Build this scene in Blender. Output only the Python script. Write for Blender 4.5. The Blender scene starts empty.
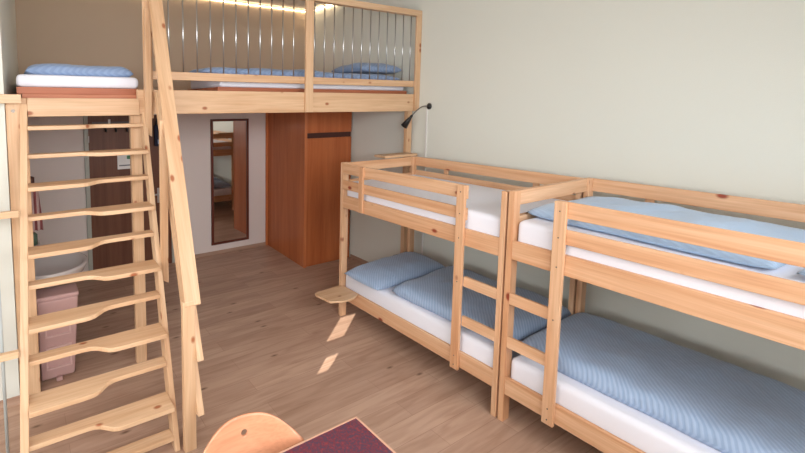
import bpy, bmesh, math, random
from mathutils import Vector, noise

# ------------------------------------------------------------------ room stretched in x and squeezed in y to fit the camera view
# everything is authored in metres of an image-fitted grid (x right, y into the room, z up)
K = Vector((1.0917, 0.8079, 1.0))
def W(p): return Vector((p[0]*K.x, p[1]*K.y, p[2]*K.z))

scene = bpy.context.scene
# ------------------------------------------------------------------ camera
cd = bpy.data.cameras.new('camera'); cam = bpy.data.objects.new('camera', cd)
scene.collection.objects.link(cam); scene.camera = cam
cam.location = (-2.79348, -1.60066, 2.15569)
cam.rotation_mode = 'XYZ'
cam.rotation_euler = (1.481462, 0.000794, -0.508555)
cd.sensor_width = 36.0; cd.sensor_fit = 'HORIZONTAL'
cd.lens = 425.427*36/805
cd.shift_x = (402.5-255.521)/805
cd.shift_y = -(226.5-143.103)/805
cd.clip_start = 0.05
# ------------------------------------------------------------------ world, sun, daylight
wd = bpy.data.worlds.new('world'); scene.world = wd; wd.use_nodes = True
wd.node_tree.nodes['Background'].inputs[0].default_value = (0.75, 0.85, 1.0, 1)
wd.node_tree.nodes['Background'].inputs[1].default_value = 0.6
def lamp(kind, name, loc, energy, col, **kw):
    l = bpy.data.lights.new(name, kind); l.energy = energy; l.color = col
    for k, v in kw.items(): setattr(l, k, v)
    o = bpy.data.objects.new(name, l); scene.collection.objects.link(o); o.location = loc
    return o
SUN_FROM = Vector((-.73*K.x, -.68*K.y, 0.363)).normalized()
s = lamp('SUN', 'sun', (0, 0, 5), 9.0, (1.0, .93, .82), angle=.002)
s.rotation_euler = SUN_FROM.to_track_quat('Z', 'Y').to_euler()
a = lamp('AREA', 'daylight_window', W((-2.3, -3.08, 2.15)), 158, (.95, .97, 1.0), shape='RECTANGLE', size=5.4, size_y=1.9, spread=math.radians(150))
a.rotation_euler = (math.radians(90-24), 0, 0)
a = lamp('AREA', 'fill_light_side', W((-6.6, -.9, 1.8)), 105, (.93, .97, 1.0), shape='RECTANGLE', size=3.4, size_y=1.7, spread=math.radians(150))  # added fill light before the solid left wall, no window there
a.rotation_euler = (math.radians(90-16), 0, math.radians(-90))
vs = scene.view_settings
vs.view_transform = 'Standard'; vs.look = 'None'; vs.gamma = 1.0; vs.use_curve_mapping = False
vs.exposure = 0.47

# ------------------------------------------------------------------ materials
def srgb(r, g, b):
    f = lambda c: (c/255/12.92) if c/255 <= .04045 else ((c/255+.055)/1.055)**2.4
    return (f(r), f(g), f(b), 1)
def newmat(name):
    m = bpy.data.materials.new(name); m.use_nodes = True
    nt = m.node_tree; return m, nt, nt.nodes['Principled BSDF']
def N(nt, t, **kw):
    n = nt.nodes.new(t)
    for k, v in kw.items(): setattr(n, k, v)
    return n
def plain(name, col, rough=.6, metal=0, spec=.5, var=.06, scale=6, bump=0, bscale=60):
    m, nt, b = newmat(name)
    b.inputs['Roughness'].default_value = rough; b.inputs['Metallic'].default_value = metal
    b.inputs['Specular IOR Level'].default_value = spec
    tc = N(nt, 'ShaderNodeTexCoord'); no = N(nt, 'ShaderNodeTexNoise'); no.inputs['Scale'].default_value = scale
    nt.links.new(tc.outputs['Object'], no.inputs['Vector'])
    mx = N(nt, 'ShaderNodeMix', data_type='RGBA')
    mx.inputs[6].default_value = tuple(c*(1-var) for c in col[:3])+(1,)
    mx.inputs[7].default_value = tuple(min(1, c*(1+var)) for c in col[:3])+(1,)
    nt.links.new(no.outputs['Fac'], mx.inputs[0]); nt.links.new(mx.outputs[2], b.inputs['Base Color'])
    if bump:
        n2 = N(nt, 'ShaderNodeTexNoise'); n2.inputs['Scale'].default_value = bscale; n2.inputs['Detail'].default_value = 4
        nt.links.new(tc.outputs['Object'], n2.inputs['Vector'])
        bp = N(nt, 'ShaderNodeBump'); bp.inputs['Strength'].default_value = bump; bp.inputs['Distance'].default_value = .01
        nt.links.new(n2.outputs['Fac'], bp.inputs['Height']); nt.links.new(bp.outputs[0], b.inputs['Normal'])
    return m
def wood(name, c1, c2, knot, axis, knots=True, across=16, along=.9, rough=.45, kden=5.6, vary=0):
    """plank wood, grain running along axis 0/1/2 (or 'S' for the slope of the stairs)"""
    m, nt, b = newmat(name)
    b.inputs['Roughness'].default_value = rough; b.inputs['Specular IOR Level'].default_value = .35
    tc = N(nt, 'ShaderNodeTexCoord'); oi = N(nt, 'ShaderNodeObjectInfo')
    mu = N(nt, 'ShaderNodeVectorMath', operation='SCALE'); mu.inputs[0].default_value = (17, 23, 31)
    nt.links.new(oi.outputs['Random'], mu.inputs['Scale'])
    ad = N(nt, 'ShaderNodeVectorMath', operation='ADD')
    src = tc.outputs['Object']
    if axis == 'S':
        rt = N(nt, 'ShaderNodeVectorRotate', rotation_type='X_AXIS')
        rt.inputs['Angle'].default_value = math.radians(25.3)
        nt.links.new(src, rt.inputs['Vector']); src = rt.outputs[0]; axis = 2
    nt.links.new(src, ad.inputs[0]); nt.links.new(mu.outputs[0], ad.inputs[1])
    def mp(sc):
        q = N(nt, 'ShaderNodeMapping'); q.inputs['Scale'].default_value = sc
        nt.links.new(ad.outputs[0], q.inputs['Vector']); return q
    v = [across]*3; v[axis] = along
    m1 = mp(v); n1 = N(nt, 'ShaderNodeTexNoise'); n1.inputs['Scale'].default_value = 1; n1.inputs['Detail'].default_value = 3; n1.inputs['Distortion'].default_value = .8
    nt.links.new(m1.outputs[0], n1.inputs['Vector'])
    v = [110]*3; v[axis] = 3.5
    m2 = mp(v); n2 = N(nt, 'ShaderNodeTexNoise'); n2.inputs['Scale'].default_value = 1; n2.inputs['Detail'].default_value = 2
    nt.links.new(m2.outputs[0], n2.inputs['Vector'])
    rp = N(nt, 'ShaderNodeValToRGB'); rp.color_ramp.elements[0].position = .32; rp.color_ramp.elements[1].position = .66
    rp.color_ramp.elements[0].color = c2; rp.color_ramp.elements[1].color = c1
    nt.links.new(n1.outputs['Fac'], rp.inputs[0])
    mx = N(nt, 'ShaderNodeMix', data_type='RGBA', blend_type='MULTIPLY'); mx.inputs[0].default_value = .22
    r2 = N(nt, 'ShaderNodeValToRGB'); r2.color_ramp.elements[0].color = (.55, .42, .3, 1); r2.color_ramp.elements[1].color = (1, 1, 1, 1)
    r2.color_ramp.elements[0].position = .3; r2.color_ramp.elements[1].position = .6
    nt.links.new(n2.outputs['Fac'], r2.inputs[0])
    nt.links.new(rp.outputs[0], mx.inputs[6]); nt.links.new(r2.outputs[0], mx.inputs[7])
    out = mx.outputs[2]
    if knots:
        v = [kden*1.25]*3; v[axis] = kden*.75
        m3 = mp(v); vo = N(nt, 'ShaderNodeTexVoronoi'); vo.inputs['Scale'].default_value = 1
        nt.links.new(m3.outputs[0], vo.inputs['Vector'])
        r3 = N(nt, 'ShaderNodeValToRGB'); e = r3.color_ramp.elements
        e[0].position = .075; e[0].color = (1, 1, 1, 1); e[1].position = .145; e[1].color = (0, 0, 0, 1)
        nt.links.new(vo.outputs['Distance'], r3.inputs[0])
        sx = N(nt, 'ShaderNodeSeparateColor'); nt.links.new(vo.outputs['Color'], sx.inputs[0])
        gt = N(nt, 'ShaderNodeMath', operation='GREATER_THAN'); gt.inputs[1].default_value = .1
        nt.links.new(sx.outputs[0], gt.inputs[0])
        ml = N(nt, 'ShaderNodeMath', operation='MULTIPLY'); nt.links.new(gt.outputs[0], ml.inputs[0]); nt.links.new(r3.outputs[0], ml.inputs[1])
        kx = N(nt, 'ShaderNodeMix', data_type='RGBA'); nt.links.new(ml.outputs[0], kx.inputs[0])
        nt.links.new(out, kx.inputs[6]); kx.inputs[7].default_value = knot
        out = kx.outputs[2]
    # each board its own tone: some redder and deeper than others
    vr = N(nt, 'ShaderNodeMath', operation='MULTIPLY'); vr.inputs[1].default_value = vary; nt.links.new(oi.outputs['Random'], vr.inputs[0])
    vx = N(nt, 'ShaderNodeMix', data_type='RGBA', blend_type='MULTIPLY'); vx.inputs[7].default_value = (.90, .74, .62, 1)
    nt.links.new(vr.outputs[0], vx.inputs[0]); nt.links.new(out, vx.inputs[6]); out = vx.outputs[2]
    nt.links.new(out, b.inputs['Base Color'])
    return m
P1, P2, PK = srgb(234, 196, 160), srgb(214, 164, 124), srgb(146, 66, 42)      # oiled pine of the bunks
L1, L2, LK = srgb(227, 194, 158), srgb(212, 172, 134), srgb(165, 100, 66)     # paler spruce of loft and stairs
PINE = [wood('pine_bunk_%s' % 'xyz'[i], P1, P2, PK, i, vary=.6) for i in range(3)]
SPR = [wood('spruce_%s' % 'xyz'[i], L1, L2, LK, i, kden=6, vary=.3) for i in range(3)]
SPRS = wood('spruce_slope', L1, L2, LK, 'S', kden=6, vary=.3)
RED = [wood('reddish_%s' % 'xyz'[i], srgb(190, 118, 84), srgb(172, 98, 66), PK, i, knots=False) for i in range(3)]
MAHO = wood('cherry_laminate', srgb(196, 114, 68), srgb(176, 96, 54), PK, 2, knots=False, across=9, along=.5, rough=.35)
MAHO_L = wood('cherry_edge', srgb(212, 132, 84), srgb(196, 116, 72), PK, 2, knots=False, across=9, along=.5, rough=.35)
DOORM = wood('door_brown', srgb(120, 78, 58), srgb(104, 64, 47), PK, 2, knots=False, across=14, along=.5, rough=.4)
DARK = plain('dark_groove', srgb(70, 34, 26), .5)
FRAME = plain('mirror_frame', srgb(96, 44, 30), .4)
WALL = plain('wall_paint', srgb(221, 222, 212), .85, var=.012, scale=1.5, bump=.12, bscale=180)
WALL_F = plain('wall_paint_alcove', srgb(228, 217, 211), .85, var=.012, scale=1.5, bump=.1, bscale=180)
CEIL = plain('ceiling_paint', srgb(226, 222, 214), .9, var=.01)
BASE = wood('baseboard', srgb(190, 160, 140), srgb(170, 138, 118), PK, 0, knots=False)
STEEL = plain('brushed_steel', srgb(185, 185, 185), .28, metal=1, var=.04)
BLACK = plain('black_plastic', srgb(26, 25, 26), .35)
WHITEP = plain('white_plastic', srgb(232, 230, 226), .4)
CERAM = plain('ceramic', srgb(205, 200, 198), .15, var=.02)
PINKM = plain('pink_plastic', srgb(196, 160, 156), .55, var=.05)
BEECH = wood('beech_ply', srgb(222, 158, 122), srgb(212, 146, 110), PK, 0, knots=False, across=10, along=.8, rough=.28)
EDGEW = plain('edge_band', srgb(206, 160, 134), .5)
SCREW = plain('screw_metal', srgb(120, 110, 100), .35, metal=.9)
def sheet_mat():
    return plain('white_sheet', srgb(236, 237, 246), .85, var=.02, scale=3, bump=.25, bscale=14)
SHEET = sheet_mat()
def duvet_mat(name, c1, c2, ang, freq):
    m, nt, b = newmat(name); b.inputs['Roughness'].default_value = .75
    b.inputs['Sheen Weight'].default_value = .2
    tc = N(nt, 'ShaderNodeTexCoord'); mp = N(nt, 'ShaderNodeMapping'); mp.inputs['Rotation'].default_value = (0, 0, ang)
    nt.links.new(tc.outputs['Object'], mp.inputs['Vector'])
    no = N(nt, 'ShaderNodeTexNoise'); no.inputs['Scale'].default_value = 3.5; no.inputs['Detail'].default_value = 2
    nt.links.new(tc.outputs['Object'], no.inputs['Vector'])
    sp = N(nt, 'ShaderNodeSeparateXYZ'); nt.links.new(mp.outputs[0], sp.inputs[0])
    a1 = N(nt, 'ShaderNodeMath', operation='MULTIPLY_ADD'); nt.links.new(no.outputs['Fac'], a1.inputs[0]); a1.inputs[1].default_value = .035
    nt.links.new(sp.outputs[0], a1.inputs[2])
    a2 = N(nt, 'ShaderNodeMath', operation='MULTIPLY'); nt.links.new(a1.outputs[0], a2.inputs[0]); a2.inputs[1].default_value = freq*6.283
    a3 = N(nt, 'ShaderNodeMath', operation='SINE'); nt.links.new(a2.outputs[0], a3.inputs[0])
    rp = N(nt, 'ShaderNodeValToRGB'); e = rp.color_ramp.elements
    e[0].position = .3; e[1].position = .75; e[0].color = c2; e[1].color = c1
    mr = N(nt, 'ShaderNodeMapRange'); mr.inputs[1].default_value = -1; mr.inputs[2].default_value = 1
    nt.links.new(a3.outputs[0], mr.inputs[0]); nt.links.new(mr.outputs[0], rp.inputs[0])
    nt.links.new(rp.outputs[0], b.inputs['Base Color'])
    n2 = N(nt, 'ShaderNodeTexNoise'); n2.inputs['Scale'].default_value = 9; n2.inputs['Detail'].default_value = 3
    nt.links.new(tc.outputs['Object'], n2.inputs['Vector'])
    ma = N(nt, 'ShaderNodeMath', operation='MULTIPLY_ADD'); ma.inputs[1].default_value = 6
    nt.links.new(n2.outputs['Fac'], ma.inputs[0]); nt.links.new(mr.outputs[0], ma.inputs[2])
    bp = N(nt, 'ShaderNodeBump'); bp.inputs['Strength'].default_value = .3; bp.inputs['Distance'].default_value = .006
    nt.links.new(ma.outputs[0], bp.inputs['Height']); nt.links.new(bp.outputs[0], b.inputs['Normal'])
    return m
DUV = duvet_mat('blue_striped_cotton', srgb(164, 185, 212), srgb(148, 170, 200), .9, 50)
DUV2 = duvet_mat('pale_blue_cotton', srgb(170, 195, 222), srgb(164, 189, 217), .3, 60)
DUV3 = duvet_mat('dusk_blue_cotton', srgb(142, 164, 198), srgb(132, 154, 190), 1.2, 50)
def floor_mat():
    m, nt, b = newmat('oak_laminate'); b.inputs['Roughness'].default_value = .42
    b.inputs['Specular IOR Level'].default_value = .4
    tc = N(nt, 'ShaderNodeTexCoord')
    br = N(nt, 'ShaderNodeTexBrick'); br.offset = .37; br.squash = 1
    br.inputs['Scale'].default_value = 1; br.inputs['Brick Width'].default_value = 1.3; br.inputs['Row Height'].default_value = .15
    br.inputs['Mortar Size'].default_value = .0016; br.inputs['Mortar Smooth'].default_value = .3
    br.inputs['Color1'].default_value = srgb(200, 168, 146); br.inputs['Color2'].default_value = srgb(182, 150, 129)
    br.inputs['Mortar'].default_value = srgb(164, 130, 110)
    nt.links.new(tc.outputs['Object'], br.inputs['Vector'])
    mp = N(nt, 'ShaderNodeMapping'); mp.inputs['Scale'].default_value = (1.2, 12, 1)
    nt.links.new(tc.outputs['Object'], mp.inputs['Vector'])
    n1 = N(nt, 'ShaderNodeTexNoise'); n1.inputs['Scale'].default_value = 1.5; n1.inputs['Detail'].default_value = 5; n1.inputs['Distortion'].default_value = 1
    nt.links.new(mp.outputs[0], n1.inputs['Vector'])
    rp = N(nt, 'ShaderNodeValToRGB'); e = rp.color_ramp.elements; e[0].position = .3; e[0].color = (.72, .66, .62, 1); e[1].position = .62; e[1].color = (1, 1, 1, 1)
    nt.links.new(n1.outputs['Fac'], rp.inputs[0])
    mx = N(nt, 'ShaderNodeMix', data_type='RGBA', blend_type='MULTIPLY'); mx.inputs[0].default_value = .8
    nt.links.new(br.outputs['Color'], mx.inputs[6]); nt.links.new(rp.outputs[0], mx.inputs[7])
    m3 = N(nt, 'ShaderNodeMapping'); m3.inputs['Scale'].default_value = (1.5, 4.2, 1)
    nt.links.new(tc.outputs['Object'], m3.inputs['Vector'])
    vo = N(nt, 'ShaderNodeTexVoronoi', voronoi_dimensions='2D'); vo.inputs['Scale'].default_value = 1
    nt.links.new(m3.outputs[0], vo.inputs['Vector'])
    r3 = N(nt, 'ShaderNodeValToRGB'); e = r3.color_ramp.elements; e[0].position = .01; e[0].color = (1, 1, 1, 1); e[1].position = .07; e[1].color = (0, 0, 0, 1)
    nt.links.new(vo.outputs['Distance'], r3.inputs[0])
    sx = N(nt, 'ShaderNodeSeparateColor'); nt.links.new(vo.outputs['Color'], sx.inputs[0])
    gt = N(nt, 'ShaderNodeMath', operation='GREATER_THAN'); gt.inputs[1].default_value = .5; nt.links.new(sx.outputs[0], gt.inputs[0])
    ml = N(nt, 'ShaderNodeMath', operation='MULTIPLY'); nt.links.new(gt.outputs[0], ml.inputs[0]); nt.links.new(r3.outputs[0], ml.inputs[1])
    kx = N(nt, 'ShaderNodeMix', data_type='RGBA'); nt.links.new(ml.outputs[0], kx.inputs[0]); nt.links.new(mx.outputs[2], kx.inputs[6])
    kx.inputs[7].default_value = srgb(112, 84, 66)
    nt.links.new(kx.outputs[2], b.inputs['Base Color'])
    return m
FLOOR = floor_mat()
def table_mat():
    m, nt, b = newmat('speckled_laminate'); b.inputs['Roughness'].default_value = .35
    tc = N(nt, 'ShaderNodeTexCoord'); vo = N(nt, 'ShaderNodeTexNoise'); vo.inputs['Scale'].default_value = 95; vo.inputs['Detail'].default_value = 2
    nt.links.new(tc.outputs['Object'], vo.inputs['Vector'])
    rp = N(nt, 'ShaderNodeValToRGB'); rp.color_ramp.interpolation = 'CONSTANT'; e = rp.color_ramp.elements
    e[0].position = 0; e[0].color = srgb(78, 58, 76); e[1].position = .47; e[1].color = srgb(116, 42, 50)
    x = e.new(.54); x.color = srgb(92, 58, 74); x = e.new(.62); x.color = srgb(140, 54, 56)
    nt.links.new(vo.outputs['Fac'], rp.inputs[0]); nt.links.new(rp.outputs[0], b.inputs['Base Color'])
    return m
TABLE = table_mat()
def emis(name, col, st):
    m, nt, b = newmat(name); b.inputs['Emission Color'].default_value = col; b.inputs['Emission Strength'].default_value = st
    b.inputs['Base Color'].default_value = (.8, .8, .8, 1); return m
LED = emis('warm_led', (1, .74, .46, 1), 9)
MIRROR = plain('mirror_glass', srgb(225, 220, 215), .02, metal=1, var=0)
def stripes_mat(name, c1, c2, freq):
    m, nt, b = newmat(name); b.inputs['Roughness'].default_value = .9
    tc = N(nt, 'ShaderNodeTexCoord'); sp = N(nt, 'ShaderNodeSeparateXYZ'); nt.links.new(tc.outputs['Object'], sp.inputs[0])
    a = N(nt, 'ShaderNodeMath', operation='MULTIPLY'); nt.links.new(sp.outputs[0], a.inputs[0]); a.inputs[1].default_value = freq*6.283
    s_ = N(nt, 'ShaderNodeMath', operation='SINE'); nt.links.new(a.outputs[0], s_.inputs[0])
    g = N(nt, 'ShaderNodeMath', operation='GREATER_THAN'); nt.links.new(s_.outputs[0], g.inputs[0]); g.inputs[1].default_value = 0
    mx = N(nt, 'ShaderNodeMix', data_type='RGBA'); nt.links.new(g.outputs[0], mx.inputs[0]); mx.inputs[6].default_value = c1; mx.inputs[7].default_value = c2
    nt.links.new(mx.outputs[2], b.inputs['Base Color']); return m
STRIPE = stripes_mat('red_striped_cloth', srgb(150, 84, 84), srgb(205, 180, 176), 25)

# ------------------------------------------------------------------ helpers
C = scene.collection
def obj(name, bm, mat, parent=None, smooth=False, bevel=0, origin=(0, 0, 0)):
    """link a bmesh (image-fitted grid coordinates) as ONE mesh object, vertices relative to origin"""
    o0 = Vector(origin)
    for v in bm.verts: v.co = W(v.co-o0)
    bmesh.ops.recalc_face_normals(bm, faces=bm.faces)
    me = bpy.data.meshes.new(name); bm.to_mesh(me); bm.free()
    me.materials.append(mat)
    if smooth:
        for p in me.polygons: p.use_smooth = True
    o = bpy.data.objects.new(name, me); C.objects.link(o)
    if parent: o.parent = parent
    else: o.location = W(origin)
    if bevel:
        md = o.modifiers.new('bevel', 'BEVEL'); md.width = bevel; md.segments = 2; md.limit_method = 'ANGLE'
        for p in me.polygons: p.use_smooth = False
    return o
def thing(name, label, cat, loc, group=None):
    o = bpy.data.objects.new(name, None); C.objects.link(o); o.location = W(loc); o['label'] = label; o['category'] = cat
    o.empty_display_size = .1
    if group: o['group'] = group
    return o
def tag(o, label, cat, group=None):
    o['label'] = label; o['category'] = cat
    if group: o['group'] = group
    return o
def hexa(bm, c):
    v = [bm.verts.new(p) for p in c]
    for f in ((0, 1, 2, 3), (7, 6, 5, 4), (0, 4, 5, 1), (1, 5, 6, 2), (2, 6, 7, 3), (3, 7, 4, 0)): bm.faces.new([v[i] for i in f])
def box(bm, x0, x1, y0, y1, z0, z1):
    hexa(bm, [(x0, y0, z0), (x1, y0, z0), (x1, y1, z0), (x0, y1, z0), (x0, y0, z1), (x1, y0, z1), (x1, y1, z1), (x0, y1, z1)])
    return bm
def B(*a):
    bm = bmesh.new(); box(bm, *a); return bm
def prism(pts, axis, lo, hi):
    """extrude polygon pts (2-D) along axis from lo to hi"""
    bm = bmesh.new()
    def p3(p, t):
        return {0: (t, p[0], p[1]), 1: (p[0], t, p[1]), 2: (p[0], p[1], t)}[axis]
    a = [bm.verts.new(p3(p, lo)) for p in pts]; b = [bm.verts.new(p3(p, hi)) for p in pts]
    n = len(pts); bm.faces.new(a); bm.faces.new(b[::-1])
    for i in range(n): bm.faces.new([a[i], a[(i+1) % n], b[(i+1) % n], b[i]])
    return bm
def tube(bm, pts, r, seg=10, caps=True):
    pts = [Vector(p) for p in pts]; rings = []
    rr = r if isinstance(r, (list, tuple)) else [r]*len(pts)
    for i, p in enumerate(pts):
        d = (pts[min(i+1, len(pts)-1)]-pts[max(i-1, 0)]).normalized()
        u = d.orthogonal().normalized() if i == 0 else (u-d*u.dot(d)).normalized()
        w = d.cross(u)
        rings.append([bm.verts.new(p+(u*math.cos(t)+w*math.sin(t))*rr[i]) for t in [2*math.pi*k/seg for k in range(seg)]])
    for a, b in zip(rings, rings[1:]):
        for k in range(seg): bm.faces.new([a[k], a[(k+1) % seg], b[(k+1) % seg], b[k]])
    if caps: bm.faces.new(rings[0][::-1]); bm.faces.new(rings[-1])
    return bm
def T(pts, r, seg=10): return tube(bmesh.new(), pts, r, seg)
def struct(name, bm, mat, **kw):
    o = obj(name, bm, mat, **kw); o['kind'] = 'structure'; return o

# ================================================================== THE SETTING
XW, XL, YF, YB, ZC = 1.14, -6.7, 4.86, -3.2, 3.62
struct('floor', B(XL-.1, XW+.1, YB-.1, YF+.1, -.1, 0), FLOOR)
struct('ceiling', B(XL-.1, XW+.1, YB-.1, YF+.1, ZC, ZC+.1), CEIL)
struct('wall_right', B(XW, XW+.1, YB, YF, 0, ZC), WALL)
struct('wall_far', B(XL-.1, XW+.1, YF, YF+.1, 0, ZC), WALL_F)
struct('wall_far_shade_panel', B(-2.534, XW, YF-.006, YF, 2.24, ZC), plain('alcove_shade_beige', srgb(196, 174, 150), .85, var=.012, scale=1.5, bump=.1, bscale=180))  # thin added panel; its beige stands in for the dim light above the deck
struct('wall_left', B(XL-.1, XL, YB, YF, 0, ZC), WALL)
# pier and partition left of the loft: end face towards the room, long face forms the loft alcove
struct('wall_partition', prism([(-3.4, 2.21), (-2.63, 2.21), (-2.535, YF), (-3.4, YF)], 2, 0, ZC), WALL)
struct('baseboard_partition', B(-3.4, -2.63, 2.197, 2.21, 0, .055), BASE)
# back wall with the tall slot that throws the two sun patches, and the blinded main window
def slot(px0, px1, py0, py1):   # opening in the back wall that lights the floor patch py0..py1, px0..px1 (at py0)
    t0 = (py0-YB)/.68
    return (px0-.73*t0, px1-.73*t0, t0*.363, (py1-YB)/.68*.363)
bm = bmesh.new()
holes = [slot(-.74, -.60, 1.225, 1.42), slot(-.41, -.20, 1.64, 2.0)]
x_lo, x_hi = min(h[0] for h in holes), max(h[1] for h in holes)
box(bm, XL, x_lo, YB-.02, YB, 0, ZC); box(bm, x_hi, XW, YB-.02, YB, 0, ZC)
zz = 0
for (h0, h1, z0, z1) in holes:
    box(bm, x_lo, x_hi, YB-.02, YB, zz, z0)
    if h0 > x_lo+1e-4: box(bm, x_lo, h0, YB-.02, YB, z0, z1)
    if h1 < x_hi-1e-4: box(bm, h1, x_hi, YB-.02, YB, z0, z1)
    zz = z1
box(bm, x_lo, x_hi, YB-.02, YB, zz, ZC)
struct('wall_back', bm, WALL)
wf = bmesh.new()
for (x0, x1, z0, z1) in ((-4.4, .6, 1.14, 1.2), (-4.4, .6, 3.1, 3.16), (-4.4, -4.34, 1.2, 3.1), (.54, .6, 1.2, 3.1), (-1.93, -1.87, 1.2, 3.1)):
    box(wf, x0, x1, YB, YB+.05, z0, z1)
struct('window_1', wf, WHITEP, bevel=.004)
# baseboards
struct('baseboard_far', B(-.93, .419, YF-.012, YF, 0, .05), BASE)
struct('baseboard_far_left', B(-2.53, -1.93, YF-.012, YF, 0, .05), BASE)
struct('baseboard_right', B(XW-.012, XW, YB, 3.55, 0, .05), wood('baseboard_y', srgb(190, 160, 140), srgb(170, 138, 118), PK, 1, knots=False))

# door in the far wall
d = struct('door_1', B(-1.885, -.95, YF-.03, YF, 0, 2.03), DOORM, bevel=.003)
fr = bmesh.new()
FRM = plain('door_frame_paint', srgb(176, 178, 168), .5)
box(fr, -1.93, -1.885, YF-.045, YF, 0, 2.075); box(fr, -.95, -.915, YF-.045, YF, 0, 2.075); box(fr, -1.885, -.95, YF-.045, YF, 2.03, 2.075)
struct('door_frame', fr, FRM, parent=d, bevel=.003)
struct('door_hinge', T([(-1.885, YF-.05, 1.70), (-1.885, YF-.05, 1.78)], .008), STEEL, parent=d)
hb = T([(-1.09, YF-.03, .98), (-1.09, YF-.085, .98), (-1.20, YF-.085, .98)], .011); box(hb, -1.12, -1.06, YF-.036, YF-.03, .86, 1.06)
struct('door_handle', hb, STEEL, parent=d)

# ================================================================== LOFT
YL = 2.22
lo = thing('loft_platform', 'pale spruce loft platform with steel bar railing across the far end of the room', 'loft', (-.7, YL, 0))
LO = (-.7, YL, 0)
def lpart(name, bm, mat, parent=lo, **kw): return obj(name, bm, mat, parent, origin=LO, **kw)
lpart('front_beam', B(-1.80, XW-.005, YL, YL+.05, 2.083, 2.278), SPR[0], bevel=.004)
hd = lpart('header_board', B(-2.505, -1.79, YL-.02, YL+.02, 2.075, 2.206), SPR[0], bevel=.004)
dk = bmesh.new(); box(dk, -2.53, XW-.005, YL+.052, YF-.01, 2.20, 2.235)
lpart('deck', dk, RED[0])
lpart('post', B(-2.626, -2.505, YL+.0, YL+.055, 0, 2.205), SPR[2], bevel=.004)
lpart('post', B(-1.845, -1.765, YL+.055, YL+.12, 0, 2.199), SPR[2], bevel=.004)
lpart('post', B(1.035, 1.105, YL+.055, YL+.115, 0, 2.199), SPR[2], bevel=.004)
# guard posts above the deck
lpart('guard_post', B(-1.755, -1.69, YL-.03, YL-.001, 2.05, 3.15), SPR[2], bevel=.003)
lpart('guard_post', B(-.33, -.247, YL-.03, YL-.001, 2.085, 3.15), SPR[2], bevel=.003)
lpart('guard_post', B(1.065, 1.136, YL-.03, YL-.001, 2.10, 3.15), SPR[2], bevel=.003)
lpart('guard_rail', B(-1.69, 1.065, YL-.001, YL+.045, 2.360, 2.427), SPR[0], bevel=.003)
lpart('guard_rail', B(-1.75, 1.137, YL-.03, YL+.05, 3.151, 3.212), SPR[0], bevel=.004)
xs = [-1.555+.1118*k for k in range(24)]
for x in xs:
    if abs(x+.288) < .05 or x > 1.04: continue
    lpart('guard_bar', T([(x, YL+.02, 2.42), (x, YL+.02, 3.16)], .006, 8), STEEL, smooth=True)
# bolts on the left post
lpart('bolt', T([(-2.585, YL-.008, 2.115), (-2.585, YL+.0, 2.115)], .012, 10), SCREW, parent=lo)

# warm strips along the top of the alcove walls
o = obj('led_strip', B(-2.2, 1.10, YF-.03, YF-.02, 3.585, 3.595), LED); tag(o, 'warm glowing light strip along the top of the far alcove wall', 'light strip')
o = obj('led_strip', B(XW-.03, XW-.02, 3.95, YF-.05, 3.585, 3.595), LED); tag(o, 'short warm light strip running along the top of the right alcove wall', 'light strip')

# ================================================================== soft things
def puffy(corners, z0, h, seed, p=4.0, amp=.012, wob=.012, nu=40, nv=60, edge=.3, zslope=(0, 0), freq=4.0):
    """soft slab over the bilinear patch of four (x, y) corners: top and bottom meet in a rounded rim"""
    bm = bmesh.new(); c = [Vector((a[0], a[1], 0)) for a in corners]
    off = Vector((seed*3.1, seed*1.7, 0))
    def P(u, v):
        q = (c[0]*(1-u)+c[1]*u)*(1-v)+(c[3]*(1-u)+c[2]*u)*v
        cen = (c[0]+c[1]+c[2]+c[3])/4
        e = max(abs(2*u-1), abs(2*v-1))**3
        d = noise.noise(q*3+off)*wob*e
        dirv = (q-cen).normalized()
        return q+dirv*d
    top, bot = {}, {}
    for i in range(nu+1):
        for j in range(nv+1):
            u, v = i/nu, j/nv
            q = P(u, v)
            fu = max(0, 1-abs(2*u-1)**p); fv = max(0, 1-abs(2*v-1)**p)
            f = (fu*fv)**.5
            zz = z0+h*edge + zslope[0]*u+zslope[1]*v
            n = noise.noise(q*freq+off)*amp*1.3+noise.noise(q*freq*2.7+off)*amp*.6+abs(noise.noise(Vector((q.x*2.2+q.y, q.y*5, seed))))*amp
            top[i, j] = bm.verts.new((q.x, q.y, zz+(h*(1-edge)+n)*f))
            if i in (0, nu) or j in (0, nv): bot[i, j] = top[i, j]
            else: bot[i, j] = bm.verts.new((q.x, q.y, zz-h*edge*min(1, f*1.6)))
    for i in range(nu):
        for j in range(nv):
            bm.faces.new([top[i, j], top[i+1, j], top[i+1, j+1], top[i, j+1]])
            bm.faces.new([bot[i, j], bot[i, j+1], bot[i+1, j+1], bot[i+1, j]])
    return bm
def slab(x0, x1, y0, y1, z0, z1, r=.04, sag=0):
    """mattress with rounded edges"""
    bm = bmesh.new(); box(bm, x0, x1, y0, y1, z0, z1)
    bmesh.ops.bevel(bm, geom=list(bm.edges), offset=r, segments=5, profile=.6, affect='EDGES')
    return bm
def soft(name, bm, mat, label, cat, group=None, origin=(0, 0, 0)):
    o = obj(name, bm, mat, None, smooth=True, origin=origin); return tag(o, label, cat, group)

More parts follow.
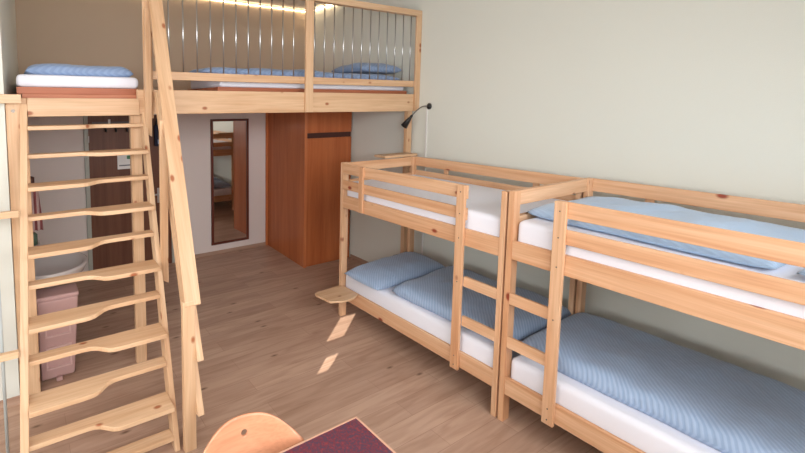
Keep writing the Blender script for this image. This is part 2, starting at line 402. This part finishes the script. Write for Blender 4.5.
# ================================================================== BUNKS
def bunk(name, label, sgn):
    """sgn=+1: the far bunk (ladder at its near end); sgn=-1: the near bunk (ladder at its far end). t runs from the ladder end"""
    org = (.485, sgn*1.03, 0)
    r = thing(name, label, 'bunk bed', org)
    def Y(t): return sgn*(.008+t)
    def part(nm, x0, x1, t0, t1, z0, z1, ax, parent=None, mat=None):
        zs = 1.012 if sgn < 0 else 1.006
        if z0 > 0: z0 *= zs
        z1 *= zs
        a, b = sorted((Y(t0), Y(t1)))
        return obj(nm, B(x0, x1, a, b, z0, z1), mat or PINE[ax], parent or r, bevel=.003, origin=org)
    Wd, L, H = .97, 2.05, 1.575
    for x0 in (0, Wd-.068):
        for t0 in (0, L-.045): part('post', x0, x0+.068, t0, t0+.045, 0, H, 2)
    for nm, z0, z1 in (('side_rail', .20, .32), ('side_rail', 1.128, 1.252)):
        part(nm, .003, .028, .045, L-.045, z0, z1, 1); part(nm, Wd-.028, Wd-.003, .045, L-.045, z0, z1, 1)
        for t0 in (.008, L-.033): part('end_rail', .068, Wd-.068, t0, t0+.025, z0, z1, 0)
    for t0 in (.008, L-.033):
        part('end_board', .068, Wd-.068, t0, t0+.022, 1.476, 1.572, 0)
        part('end_board', .068, Wd-.068, t0, t0+.022, 1.315, 1.40, 0)
    for z0, z1 in ((1.47, 1.568), (1.315, 1.403)):
        part('guard_board', .0, .02, .352, L-.045, z0, z1, 1)
    for z0, z1 in ((1.478, 1.575), (1.34, 1.43)):
        part('back_board', Wd-.022, Wd-.002, .045, L-.045, z0, z1, 1)
    for t0 in (.43, 1.52):
        part('back_batten', Wd+.001, Wd+.02, t0, t0+.06, 1.26, 1.57, 2)
    st = part('ladder_stile', -.024, -.001, .352, .432, .185, 1.568, 2)
    for z in (.22, .29, .86, 1.19, 1.37, 1.53):
        obj('screw', T([(-.026, Y(.392), z), (-.023, Y(.392), z)], .005, 8), SCREW, st, origin=org)
    part('guard_batten', -.022, -.001, 1.635, 1.70, 1.135, 1.566, 2)
    for z0, z1 in ((.826, .9), (.528, .602)):
        part('ladder_rung', .0, .024, .045, .352, z0, z1, 1)
    for z in (.185, 1.13):
        s_ = bmesh.new()
        for k in range(14): a, b = sorted((Y(.12+k*.135), Y(.12+k*.135+.07))); box(s_, .03, Wd-.03, a, b, z+.045, z+.06)
        obj('bed_slats', s_, PINE[0], r, origin=org)
    return r
bunk('bunk_bed', 'far pine bunk bed with white upper mattress and small corner shelf', 1)
bunk('bunk_bed', 'near pine bunk bed at the right, its upper bunk holding a pale blue duvet', -1)

# little shelves hooked on the far bunk
sh = [(-.001, 1.715), (-.05, 1.675), (-.10, 1.655), (-.20, 1.655), (-.305, 1.72), (-.335, 1.93), (-.325, 1.975), (-.28, 2.0), (-.001, 2.015)]
o = obj('bedside_shelf', prism(sh, 2, .315, .335), SPR[0], bevel=.004); tag(o, 'small light wooden shelf sticking out from the lower far bunk by its corner post', 'shelf')
o = obj('bedside_shelf', B(.56, 1.02, 2.062, 2.26, 1.585, 1.61), SPR[0], bevel=.003); tag(o, 'narrow wooden ledge behind the far end of the upper bunk under the black lamp', 'shelf')

# mattresses
def matt(x0, x1, y0, y1, z0, z1, label, mat=SHEET, r=.045):
    return soft('mattress', slab(x0, x1, y0, y1, z0, z1, r), mat, label, 'mattress')
matt(.03, .94, .06, 2.00, 1.205, 1.395, 'bare white mattress on the upper far bunk')
matt(.03, .94, -2.00, -.06, 1.213, 1.403, 'white mattress under the pale blue duvet on the upper near bunk')
matt(.032, .94, .06, 2.00, .246, .458, 'white mattress with blue pillow and duvet on the lower far bunk')
matt(.032, .94, -2.00, -.06, .246, .458, 'white mattress on the lower near bunk, in the right foreground')
# bedding
soft('pillow', puffy([(-.04, 1.345), (.90, 1.43), (.92, 2.0), (-.04, 1.90)], .458, .125, 3, p=3.2, amp=.012), DUV, 'blue striped pillow at the far head of the lower far bunk', 'pillow')
soft('duvet', puffy([(.09, .012), (.93, .012), (.92, 1.36), (.06, 1.27)], .460, .115, 5, p=9, amp=.013, freq=2.6), DUV, 'blue striped duvet spread on the lower far bunk behind its ladder', 'duvet')
soft('duvet', puffy([(.115, -1.62), (.93, -1.56), (.93, -.025), (.115, -.04)], .460, .12, 9, p=11, amp=.012, freq=2.2), DUV, 'large blue striped duvet filling the lower near bunk', 'duvet')
soft('pillow', puffy([(.06, -2.0), (.92, -2.0), (.92, -1.60), (.08, -1.66)], .460, .13, 12, p=3, amp=.01), DUV2, 'pale blue pillow past the duvet of the lower near bunk, at the right edge', 'pillow')
soft('duvet', puffy([(.09, -1.40), (.90, -1.45), (.94, -.04), (.16, -.035)], 1.404, .095, 15, p=6, amp=.016, freq=3), DUV2, 'pale blue duvet lying behind the guard boards of the upper near bunk', 'duvet')
soft('pillow', puffy([(.07, -1.98), (.90, -1.98), (.90, -1.55), (.09, -1.47)], 1.404, .10, 18, p=3, amp=.01), DUV2, 'light blue pillow at the right frame edge on the upper near bunk', 'pillow')

pil = [x for x in C.objects if x.name == 'pillow'][0]
obj('care_label', B(.56, .615, 1.86, 1.88, .566, .570), BLACK, pil)
# loft beds
bl = obj('bed_frame', B(-1.115, 1.10, 2.38, 3.35, 2.236, 2.318), RED[0], bevel=.004); tag(bl, 'low reddish brown bed base on the loft behind the guard rail', 'bed base')
bl = obj('bed_frame', B(-2.56, -1.765, 2.33, 4.1, 2.236, 2.286), RED[0], bevel=.004); tag(bl, 'reddish brown bed base on the loft above the stairs', 'bed base')
matt(-1.09, 1.07, 2.39, 3.33, 2.319, 2.432, 'white mattress on the loft behind the steel bars', r=.03)
matt(-2.56, -1.765, 2.335, 4.08, 2.287, 2.378, 'white mattress on the loft at the head of the stairs', r=.04)
soft('duvet', puffy([(-1.24, 2.42), (1.04, 2.42), (1.04, 3.2), (-1.24, 3.2)], 2.432, .075, 21, p=8, amp=.016, freq=3), DUV3, 'blue duvet on the long loft bed behind the steel bars', 'duvet')
soft('pillow', puffy([(.52, 2.5), (1.10, 2.47), (1.10, 3.15), (.52, 3.15)], 2.53, .11, 24, p=4, amp=.014), DUV3, 'blue pillow at the right wall on the loft bed', 'pillow')
soft('duvet', puffy([(-2.505, 2.40), (-1.79, 2.40), (-1.79, 3.2), (-2.5, 3.2)], 2.379, .092, 27, p=7, amp=.014, freq=5), DUV3, 'folded blue duvet on the loft mattress above the stairs', 'duvet')

# ================================================================== STAIRS
# x drift of the stairs: sheared sideways with height to fit the camera view
NT = 11
def sx(z): return .04-.042*(2.0-z)           # sideways offset at height z
st_org = (-2.18, 1.5, 0)
stt = thing('loft_staircase', 'steep pale wooden staircase with wavy alternating treads leading up to the loft', 'staircase', st_org)
Y1, DY, Z1, HZ, PD = 2.151, .113, 1.985, .193, .112
XA, XB = -2.551, -1.815
for k in range(NT):
    zb = Z1-k*HZ; yf = Y1-k*DY; yb = yf+.105
    if zb < .02: zb = .02
    dx = sx(zb); pts = []
    n = 26
    for i in range(n+1):
        u = i/n
        s_ = 1/(1+math.exp(-(u-.50)*38))           # 0 left .. 1 right
        if k % 2 == 1: w = s_
        else: w = 1-s_
        pts.append((XA+dx+(XB-XA)*u, yf-PD*w))
    pts += [(XB+dx, yb), (XA+dx, yb)]
    obj('tread', prism(pts, 2, zb, zb+.028), SPR[0], stt, origin=st_org, bevel=.004)
def sloped(x0, x1, ya, za, yb_, zb_, front, depth, mat=SPRS, parent=None, name='stringer', org=st_org, lean=True, cut=True):
    """board in a y-z plane between (ya, za) top and (yb_, zb_) bottom; depth measured horizontally behind the front line"""
    bm = bmesh.new()
    a0 = sx(za) if lean else 0; b0 = sx(zb_) if lean else 0
    hexa(bm, [(x0+b0, yb_-front, zb_), (x1+b0, yb_-front, zb_), (x1+b0, yb_-front+depth, zb_), (x0+b0, yb_-front+depth, zb_),
              (x0+a0, ya-front, za), (x1+a0, ya-front, za), (x1+a0, ya-front+depth, za), (x0+a0, ya-front+depth, za)])
    return obj(name, bm, mat, parent, origin=org, bevel=.003)
slope = HZ/DY
yt = Y1+.02; zt = Z1+.028
ztop = 2.20; ytop = Y1+(ztop-Z1)/slope
sloped(XA-.04, XA, ytop, ztop, ytop-ztop/slope, 0, .035, .125, parent=stt)
sloped(XB, XB+.032, ytop-.04, 2.13, ytop-.04-2.13/slope, 0, .0, .125, parent=stt)

# handrail on the right of the stairs
hr_org = (-1.73, 1.0, 0)
hr = thing('stair_handrail', 'pale wooden handrail of three sloping boards on posts beside the staircase', 'handrail', hr_org)
def rail(x0b, x1b, x0t, x1t, yb_, zb_, yt_, zt_, thick, name, parent=hr):
    """board whose wide face looks towards the room; (y, z) of its front face at bottom and top"""
    d = Vector((0, yt_-yb_, zt_-zb_)).normalized(); nrm = Vector((0, d.z, -d.y))*thick
    bm = bmesh.new()
    f = lambda x, y, z, o: (x, y+(nrm.y if o else 0), z+(nrm.z if o else 0))
    hexa(bm, [f(x0b, yb_, zb_, 0), f(x1b, yb_, zb_, 0), f(x1b, yb_, zb_, 1), f(x0b, yb_, zb_, 1),
              f(x0t, yt_, zt_, 0), f(x1t, yt_, zt_, 0), f(x1t, yt_, zt_, 1), f(x0t, yt_, zt_, 1)])
    return obj(name, bm, SPRS, parent, origin=hr_org, bevel=.003)
rail(-1.80, -1.708, -1.715, -1.618, .93, .945, 2.18, 3.03, .034, 'handrail_board')
# lower boards on the outer side of the posts
for zb_ in (.60, .245):
    bm = bmesh.new(); yb_ = .885; L_ = 2.10-yb_; dz = L_*1.66; h = .16
    hexa(bm, [(-1.745, yb_, zb_), (-1.708, yb_, zb_), (-1.708, yb_+.10, zb_-.02), (-1.745, yb_+.10, zb_-.02),
              (-1.69, yb_+L_, zb_+dz), (-1.653, yb_+L_, zb_+dz), (-1.653, yb_+L_+.08, zb_+dz), (-1.69, yb_+L_+.08, zb_+dz)])
    obj('handrail_board', bm, SPRS, hr, origin=hr_org, bevel=.003)
# posts: one on the floor, two hanging from the stringer
obj('handrail_post', B(-1.812, -1.742, .942, .992, 0, .97), SPR[2], hr, origin=hr_org, bevel=.003)
def hang(x0, x1, y0, y1, zb0, zt):
    bm = bmesh.new()
    hexa(bm, [(x0, y0, zb0+.03), (x1, y0, zb0), (x1, y1, zb0), (x0, y1, zb0+.03), (x0+.01, y0, zt), (x1+.01, y0, zt), (x1+.01, y1, zt), (x0+.01, y1, zt)])
    obj('handrail_post', bm, SPR[2], hr, origin=hr_org, bevel=.003)
hang(-1.785, -1.737, 1.60, 1.64, .88, 2.05)
hang(-1.757, -1.713, 2.15, 2.185, 1.905, 2.9)

# left side guard: short cross bars that run out of the picture to a sloping board
sg_org = (-3.0, 1.4, 0)
sg = thing('stair_side_guard', 'wooden cross bars reaching left from the staircase at the left edge', 'guard rail', sg_org)
for (y, z0, z1) in ((2.14, 2.168, 2.228), (1.80, 1.455, 1.497), (1.40, .714, .752)):
    xr = XA-.045+sx(z0)
    obj('cross_bar', B(-3.3, xr+.012 if z0 > 2 else xr, y-.06, y-.02, z0, z1), SPR[0], sg, origin=sg_org, bevel=.003)
sloped(-3.34, -3.3, 2.06, 2.22, .86, 0, .0, .12, parent=sg, name='outer_board', org=sg_org, lean=False)
o = obj('steel_rod', T([(-2.688, 1.46, 0), (-2.688, 1.46, 2.12)], .0085, 10), plain('rod_grey', srgb(190, 200, 200), .35), smooth=True); tag(o, 'thin upright steel rod in front of the white pier at the left edge', 'rod')

# ================================================================== mirror, wardrobe
m = thing('wall_mirror', 'tall narrow mirror in a dark reddish frame on the far wall under the loft', 'mirror', (-.13, YF, 1.0))
mo = (-.13, YF, 1.0)
fx0, fx1, fz0, fz1 = -.405, .147, .145, 1.957
fb = bmesh.new(); w_ = .032
box(fb, fx0, fx1, YF-.03, YF-.002, fz1-w_, fz1); box(fb, fx0, fx1, YF-.03, YF-.002, fz0, fz0+w_)
box(fb, fx0, fx0+w_, YF-.03, YF-.002, fz0+w_, fz1-w_); box(fb, fx1-w_, fx1, YF-.03, YF-.002, fz0+w_, fz1-w_)
obj('frame', fb, FRAME, m, origin=mo)
obj('mirror_glass', B(fx0+w_, fx1-w_, YF-.016, YF-.006, fz0+w_, fz1-w_), MIRROR, m, origin=mo)

wo = (.76, 4.2, 0)
w = thing('wardrobe', 'tall cherry brown built-in wardrobe beside the mirror under the loft', 'wardrobe', wo)
obj('carcass', prism([(.395, 3.57), (XW-.03, 3.57), (XW-.03, YF-.005), (.452, YF-.005)], 2, 0, 2.085), MAHO, w, origin=wo, bevel=.003)
obj('wall_jamb', B(.42, .4505, YF-.03, YF-.004, .0, 2.085), MAHO_L, w, origin=wo)
obj('edge_strip', B(.39, .425, 3.548, 3.5695, 0, 2.085), MAHO_L, w, origin=wo, bevel=.002)
obj('wardrobe_door', B(.427, XW-.03, 3.55, 3.5695, .015, 1.722), MAHO, w, origin=wo, bevel=.002)
obj('top_panel', B(.427, XW-.03, 3.55, 3.5695, 1.79, 2.085), MAHO, w, origin=wo, bevel=.002)
g = obj('grip_groove', B(.427, XW-.03, 3.562, 3.5695, 1.723, 1.789), DARK, w, origin=wo)

# ================================================================== reading lamp
lp = (1.13, 2.02, 2.14)
l = thing('reading_lamp', 'black gooseneck reading lamp on the right wall above the far bunk', 'lamp', lp)
bm = T([(XW, 2.02, 2.14), (XW-.012, 2.02, 2.14), (XW-.022, 2.02, 2.14)], [.036, .036, .026], 20)
obj('wall_mount', bm, BLACK, l, smooth=True, origin=lp)
A0, A1, A2 = Vector((XW-.022, 2.02, 2.14)), Vector((1.045, 2.06, 2.165)), Vector((.985, 2.135, 2.035))
pts = [(A0*(1-t)**2+A1*2*t*(1-t)+A2*t*t) for t in [i/12 for i in range(13)]]
obj('gooseneck', T(pts, .0065, 8), plain('dark_steel', srgb(110, 108, 104), .35, metal=.8), l, smooth=True, origin=lp)
q0, q1 = Vector((.985, 2.135, 2.04)), Vector((.94, 2.22, 1.912))
sd = bmesh.new(); tube(sd, [q0, q0.lerp(q1, .25), q0.lerp(q1, .3), q1], [.014, .017, .022, .041], 18, caps=False)
bmesh.ops.holes_fill(sd, edges=[e for e in sd.edges if e.is_boundary and (e.verts[0].co-q0).length < .03], sides=0)
o = obj('lamp_shade', sd, BLACK, l, smooth=True, origin=lp); md = o.modifiers.new('s', 'SOLIDIFY'); md.thickness = .003
obj('bulb', T([q0.lerp(q1, .6), q0.lerp(q1, .9), q0.lerp(q1, .97)], [.015, .026, .018], 14), WHITEP, l, smooth=True, origin=lp)
o = obj('cable_cover', B(XW-.012, XW, 2.045, 2.065, 0.05, 2.105), WHITEP, bevel=.002); tag(o, 'thin white cable cover running down the wall below the black lamp', 'cable cover')

# ================================================================== things behind the stairs
# washbasin on the partition wall
bo = (-2.4, 2.74, .8)
wb = thing('washbasin', 'oval grey-white washbasin on the left wall seen through the stairs', 'washbasin', bo)
bm = bmesh.new(); prof = [(.30, .70), (.62, .72), (.9, .78), (1.0, .84), (1.0, .855), (.95, .86), (.88, .85), (.72, .77), (.4, .735), (.05, .73)]
seg = 40; rings = []
for s_, z in prof:
    ring = []
    for i in range(seg):
        t = 2*math.pi*i/seg; x = math.cos(t); y = math.sin(t)
        X = -2.40+.27*s_*x if x > 0 else max(-2.59, -2.40+.26*s_*x)
        ring.append(bm.verts.new((X, 2.74+.36*s_*y, z)))
    rings.append(ring)
for a_, b_ in zip(rings, rings[1:]):
    for i in range(seg): bm.faces.new([a_[i], a_[(i+1) % seg], b_[(i+1) % seg], b_[i]])
bm.faces.new(rings[0][::-1]); bm.faces.new(rings[-1])
obj('basin', bm, CERAM, wb, smooth=True, origin=bo)
bm = T([(-2.585, 2.74, .855), (-2.585, 2.74, .95), (-2.56, 2.74, .98), (-2.50, 2.74, .965), (-2.48, 2.74, .93)], .012, 10)
obj('tap', bm, STEEL, wb, smooth=True, origin=bo)
obj('waste_pipe', T([(-2.42, 2.74, .71), (-2.42, 2.74, .52), (-2.46, 2.74, .48), (-2.60, 2.74, .48)], .02, 10), STEEL, wb, smooth=True, origin=bo)
# pink bin
po = (-2.38, 2.5, 0)
pb = thing('pedal_bin', 'tall faded pink plastic bin with raised panels under the washbasin', 'bin', po)
bm = bmesh.new(); hexa(bm, [(-2.495, 2.40, .015), (-2.275, 2.40, .015), (-2.275, 2.58, .015), (-2.495, 2.58, .015), (-2.505, 2.38, .655), (-2.235, 2.38, .655), (-2.235, 2.6, .655), (-2.505, 2.6, .655)])
obj('body', bm, PINKM, pb, origin=po, bevel=.012)
obj('lid', B(-2.51, -2.23, 2.37, 2.61, .656, .69), PINKM, pb, origin=po, bevel=.01)
for z0, z1 in ((.36, .54), (.10, .28)):
    bm = bmesh.new()
    box(bm, -2.46, -2.29, 2.375, 2.40, z1-.012, z1); box(bm, -2.46, -2.29, 2.375, 2.40, z0, z0+.012)
    box(bm, -2.46, -2.448, 2.375, 2.40, z0+.012, z1-.012); box(bm, -2.302, -2.29, 2.375, 2.40, z0+.012, z1-.012)
    obj('raised_panel', bm, plain('pink_relief', srgb(212, 180, 176), .5), pb, origin=po, bevel=.002)
obj('pedal', B(-2.40, -2.36, 2.36, 2.40, .0, .03), PINKM, pb, origin=po, bevel=.004)
# cloth hanging by the washbasin
co = (-2.5, 3.0, 1.5)
cl = thing('hanging_cloth', 'red striped cloth hanging from a dark knob on the left wall above the washbasin', 'cloth', co)
obj('knob', T([(-2.60, 3.0, 1.52), (-2.56, 3.0, 1.52), (-2.50, 3.0, 1.52), (-2.47, 3.0, 1.52)], [.012, .012, .045, .03], 14), plain('dark_knob', srgb(80, 50, 42), .5), cl, smooth=True, origin=co)
bm = bmesh.new(); n = 14
fr_, bk_ = [], []
for j in range(9):
    z = 1.49-j*.05
    fr_.append([bm.verts.new((-2.54+.12*i/n*(.75+.25*j/8), 3.0-.02*math.sin(i*1.5)-.02, z)) for i in range(n+1)])
    bk_.append([bm.verts.new((-2.54+.12*i/n*(.75+.25*j/8), 3.0-.02*math.sin(i*1.5)-.012, z)) for i in range(n+1)])
for j in range(8):
    for i in range(n):
        bm.faces.new([fr_[j][i], fr_[j][i+1], fr_[j+1][i+1], fr_[j+1][i]]); bm.faces.new([bk_[j][i], bk_[j+1][i], bk_[j+1][i+1], bk_[j][i+1]])
obj('cloth', bm, STRIPE, cl, smooth=True, origin=co)
ga = (-2.50, 2.98, .97)
gb = thing('soap_dispenser', 'small green bottle with pink cap on the ledge above the washbasin', 'bottle', ga)
obj('bottle', T([(-2.50, 2.98, .972), (-2.50, 2.98, 1.06), (-2.50, 2.98, 1.08)], [.034, .034, .016], 16), plain('green_plastic', srgb(80, 105, 88), .4), gb, smooth=True, origin=ga)
obj('cap', T([(-2.50, 2.98, 1.08), (-2.50, 2.98, 1.11)], .014, 12), plain('pink_cap', srgb(200, 150, 150), .4), gb, smooth=True, origin=ga)
o = obj('wall_ledge', B(-2.598, -2.45, 2.85, 3.15, .955, .97), CERAM, bevel=.003); tag(o, 'narrow white ledge on the left wall above the washbasin', 'ledge')

# coat hooks, notice and bag on the brown door
ho = (-1.6, YF-.03, 1.86)
h = thing('coat_hook_rack', 'dark coat hook rack with metal top bar on the brown door', 'hook rack', ho)
obj('back_bar', B(-1.84, -1.38, YF-.045, YF-.031, 1.89, 1.95), plain('grey_bar', srgb(110, 98, 96), .5), h, origin=ho)
obj('clip', B(-1.67, -1.645, YF-.055, YF-.0455, 1.90, 1.98), WHITEP, h, origin=ho)
for x in (-1.70, -1.59, -1.466):
    obj('hook', T([(x, YF-.045, 1.90), (x, YF-.06, 1.85), (x, YF-.085, 1.83), (x, YF-.09, 1.86)], .011, 8), BLACK, h, smooth=True, origin=ho)
no = (-1.48, YF-.03, 1.43)
nn = thing('notice_card', 'small white notice with a green mark stuck on the brown door', 'notice', no)
obj('card', B(-1.578, -1.392, YF-.034, YF-.0305, 1.345, 1.53), WHITEP, nn, origin=no)
obj('green_mark', B(-1.47, -1.40, YF-.036, YF-.0345, 1.47, 1.515), plain('green_print', srgb(70, 130, 90), .6), nn, origin=no)
obj('grey_text', B(-1.56, -1.41, YF-.036, YF-.0345, 1.385, 1.40), plain('grey_print', srgb(120, 120, 125), .6), nn, origin=no)
do = (-1.1, YF-.05, 1.8)
db = thing('hanging_bag', 'dark bag with a pale tag hanging at the right of the brown door', 'bag', do)
bm = B(-1.15, -1.03, YF-.12, YF-.032, 1.62, 1.90)
obj('bag_body', bm, plain('navy_cloth', srgb(44, 46, 66), .8), db, origin=do, bevel=.02)
obj('strap', T([(-1.13, YF-.07, 1.89), (-1.11, YF-.06, 1.98), (-1.08, YF-.055, 1.99), (-1.05, YF-.07, 1.89)], .008, 8), BLACK, db, smooth=True, origin=do)
obj('tag', B(-1.12, -1.06, YF-.128, YF-.1215, 1.65, 1.71), plain('pale_tag', srgb(150, 165, 190), .6), db, origin=do)

# ================================================================== table and chair
to = (-1.9, -.7, 0)
t = thing('table', 'table with dark red speckled top and light wood edge at the bottom', 'table', to)
tx0, tx1, ty0, ty1 = -2.62, -1.387, -1.02, -.300
obj('tabletop', B(tx0+.009, tx1-.009, ty0+.009, ty1-.009, .722, .75), TABLE, t, origin=to)
eb = bmesh.new(); e_ = .009
box(eb, tx0, tx1, ty0, ty0+e_, .72, .7515); box(eb, tx0, tx1, ty1-e_, ty1, .72, .7515)
box(eb, tx0, tx0+e_, ty0+e_, ty1-e_, .72, .7515); box(eb, tx1-e_, tx1, ty0+e_, ty1-e_, .72, .7515)
obj('edge_band', eb, EDGEW, t, origin=to)
obj('under_frame', B(tx0+.06, tx1-.06, ty0+.06, ty1-.06, .67, .721), STEEL, t, origin=to)
for x in (tx0+.08, tx1-.08):
    for y in (ty0+.08, ty1-.08): obj('leg', T([(x, y, 0), (x, y, .67)], .02, 12), STEEL, t, smooth=True, origin=to)

def chair(cx, cy, yaw):
    """moulded plywood chair, seat towards -y before turning"""
    org = (cx, cy, 0); ca, sa = math.cos(yaw), math.sin(yaw)
    r = thing('plywood_chair', 'light plywood shell chair with a grip hole behind the red table', 'chair', org)
    def R(x, y, z): # local metric -> image-fitted grid
        x2, y2 = x*ca-y*sa, x*sa+y*ca
        return Vector((cx+x2/K.x, cy+y2/K.y, z))
    bm = bmesh.new(); nu, nv = 36, 56
    def prof(v): # v 0 front edge .. 1 top of the back
        if v < .5:
            q = v/.5; y = -.38+.34*q; z = .455-.02*math.sin(q*math.pi)-.03*(1-q)**4
        elif v < .62:
            q = (v-.5)/.12; an = q*math.radians(78); y = -.04+.07*math.sin(an); z = .455+.07*(1-math.cos(an))
        else:
            q = (v-.62)/.38; y = .028+.065*q+.0*q*q; z = .51+.285*q
        return y, z
    g_ = {}
    for j in range(nv+1):
        v = j/nv; y, z = prof(v)
        if v < .62: hw = .205*(1-max(0, (.08-v)/.08)**2*.35)
        else:
            q = (v-.62)/.38; hw = .20+.045*math.sin(q*math.pi*.6)
        for i in range(nu+1):
            u = 2*i/nu-1
            x = hw*u
            yy, zz = y, z
            if v >= .62:
                q = (v-.62)/.38
                yy -= .085*u*u*min(1, .35+q)          # wraps forward at the sides
                zz -= .15*abs(u)**2.7*q**3*.85            # arched top edge
            else: zz += .012*u*u
            g_[i, j] = bm.verts.new(R(x, yy, zz))
    for i in range(nu):
        for j in range(nv): bm.faces.new([g_[i, j], g_[i+1, j], g_[i+1, j+1], g_[i, j+1]])
    o = obj('seat_shell', bm, BEECH, r, smooth=True, origin=org)
    md = o.modifiers.new('thick', 'SOLIDIFY'); md.thickness = .010; md.offset = 0
    # round grip hole cut near the top of the back
    hc = R(0, .078, .728)
    cb = bmesh.new(); tube(cb, [R(-.006, .0, .738), R(-.006, .16, .711)], .0135, 24)
    cut = obj('hole_cutter', cb, BEECH, None, origin=org); cut.location = (0, 0, 0); cut.parent = r
    bo_ = o.modifiers.new('hole', 'BOOLEAN'); bo_.object = cut; bo_.operation = 'DIFFERENCE'; bo_.solver = 'EXACT'
    bpy.context.view_layer.update()
    me = bpy.data.meshes.new_from_object(o.evaluated_get(bpy.context.evaluated_depsgraph_get()))
    o.modifiers.clear(); o.data = me
    bpy.data.objects.remove(cut)
    fr = bmesh.new()
    for sx_ in (-1, 1):
        leg = T([R(sx_*.17, -.30, .44), R(sx_*.19, -.34, .40), R(sx_*.21, -.37, .01), R(sx_*.21, -.37, 0)], .010, 10)
        obj('leg', leg, STEEL, r, smooth=True, origin=org)
        leg = T([R(sx_*.17, -.08, .44), R(sx_*.19, -.03, .40), R(sx_*.21, .07, .01), R(sx_*.21, .07, 0)], .010, 10)
        obj('leg', leg, STEEL, r, smooth=True, origin=org)
    obj('seat_bracket', T([R(-.17, -.30, .44), R(.17, -.30, .44), R(.17, -.08, .44), R(-.17, -.08, .44)], .010, 8), STEEL, r, smooth=True, origin=org)
    return r
chair(-1.825, -.155, math.radians(-8))

# ================================================================== repeats share a group
GROUPS = {'mattress': 'white mattresses on the beds', 'duvet': 'blue duvets on the beds', 'pillow': 'blue pillows on the beds', 'bunk bed': 'pine bunk beds along the right wall',
          'bed base': 'reddish bed bases on the loft', 'light strip': 'warm light strips under the alcove ceiling'}
for o in C.objects:
    if o.get('category') in GROUPS: o['group'] = GROUPS[o['category']]
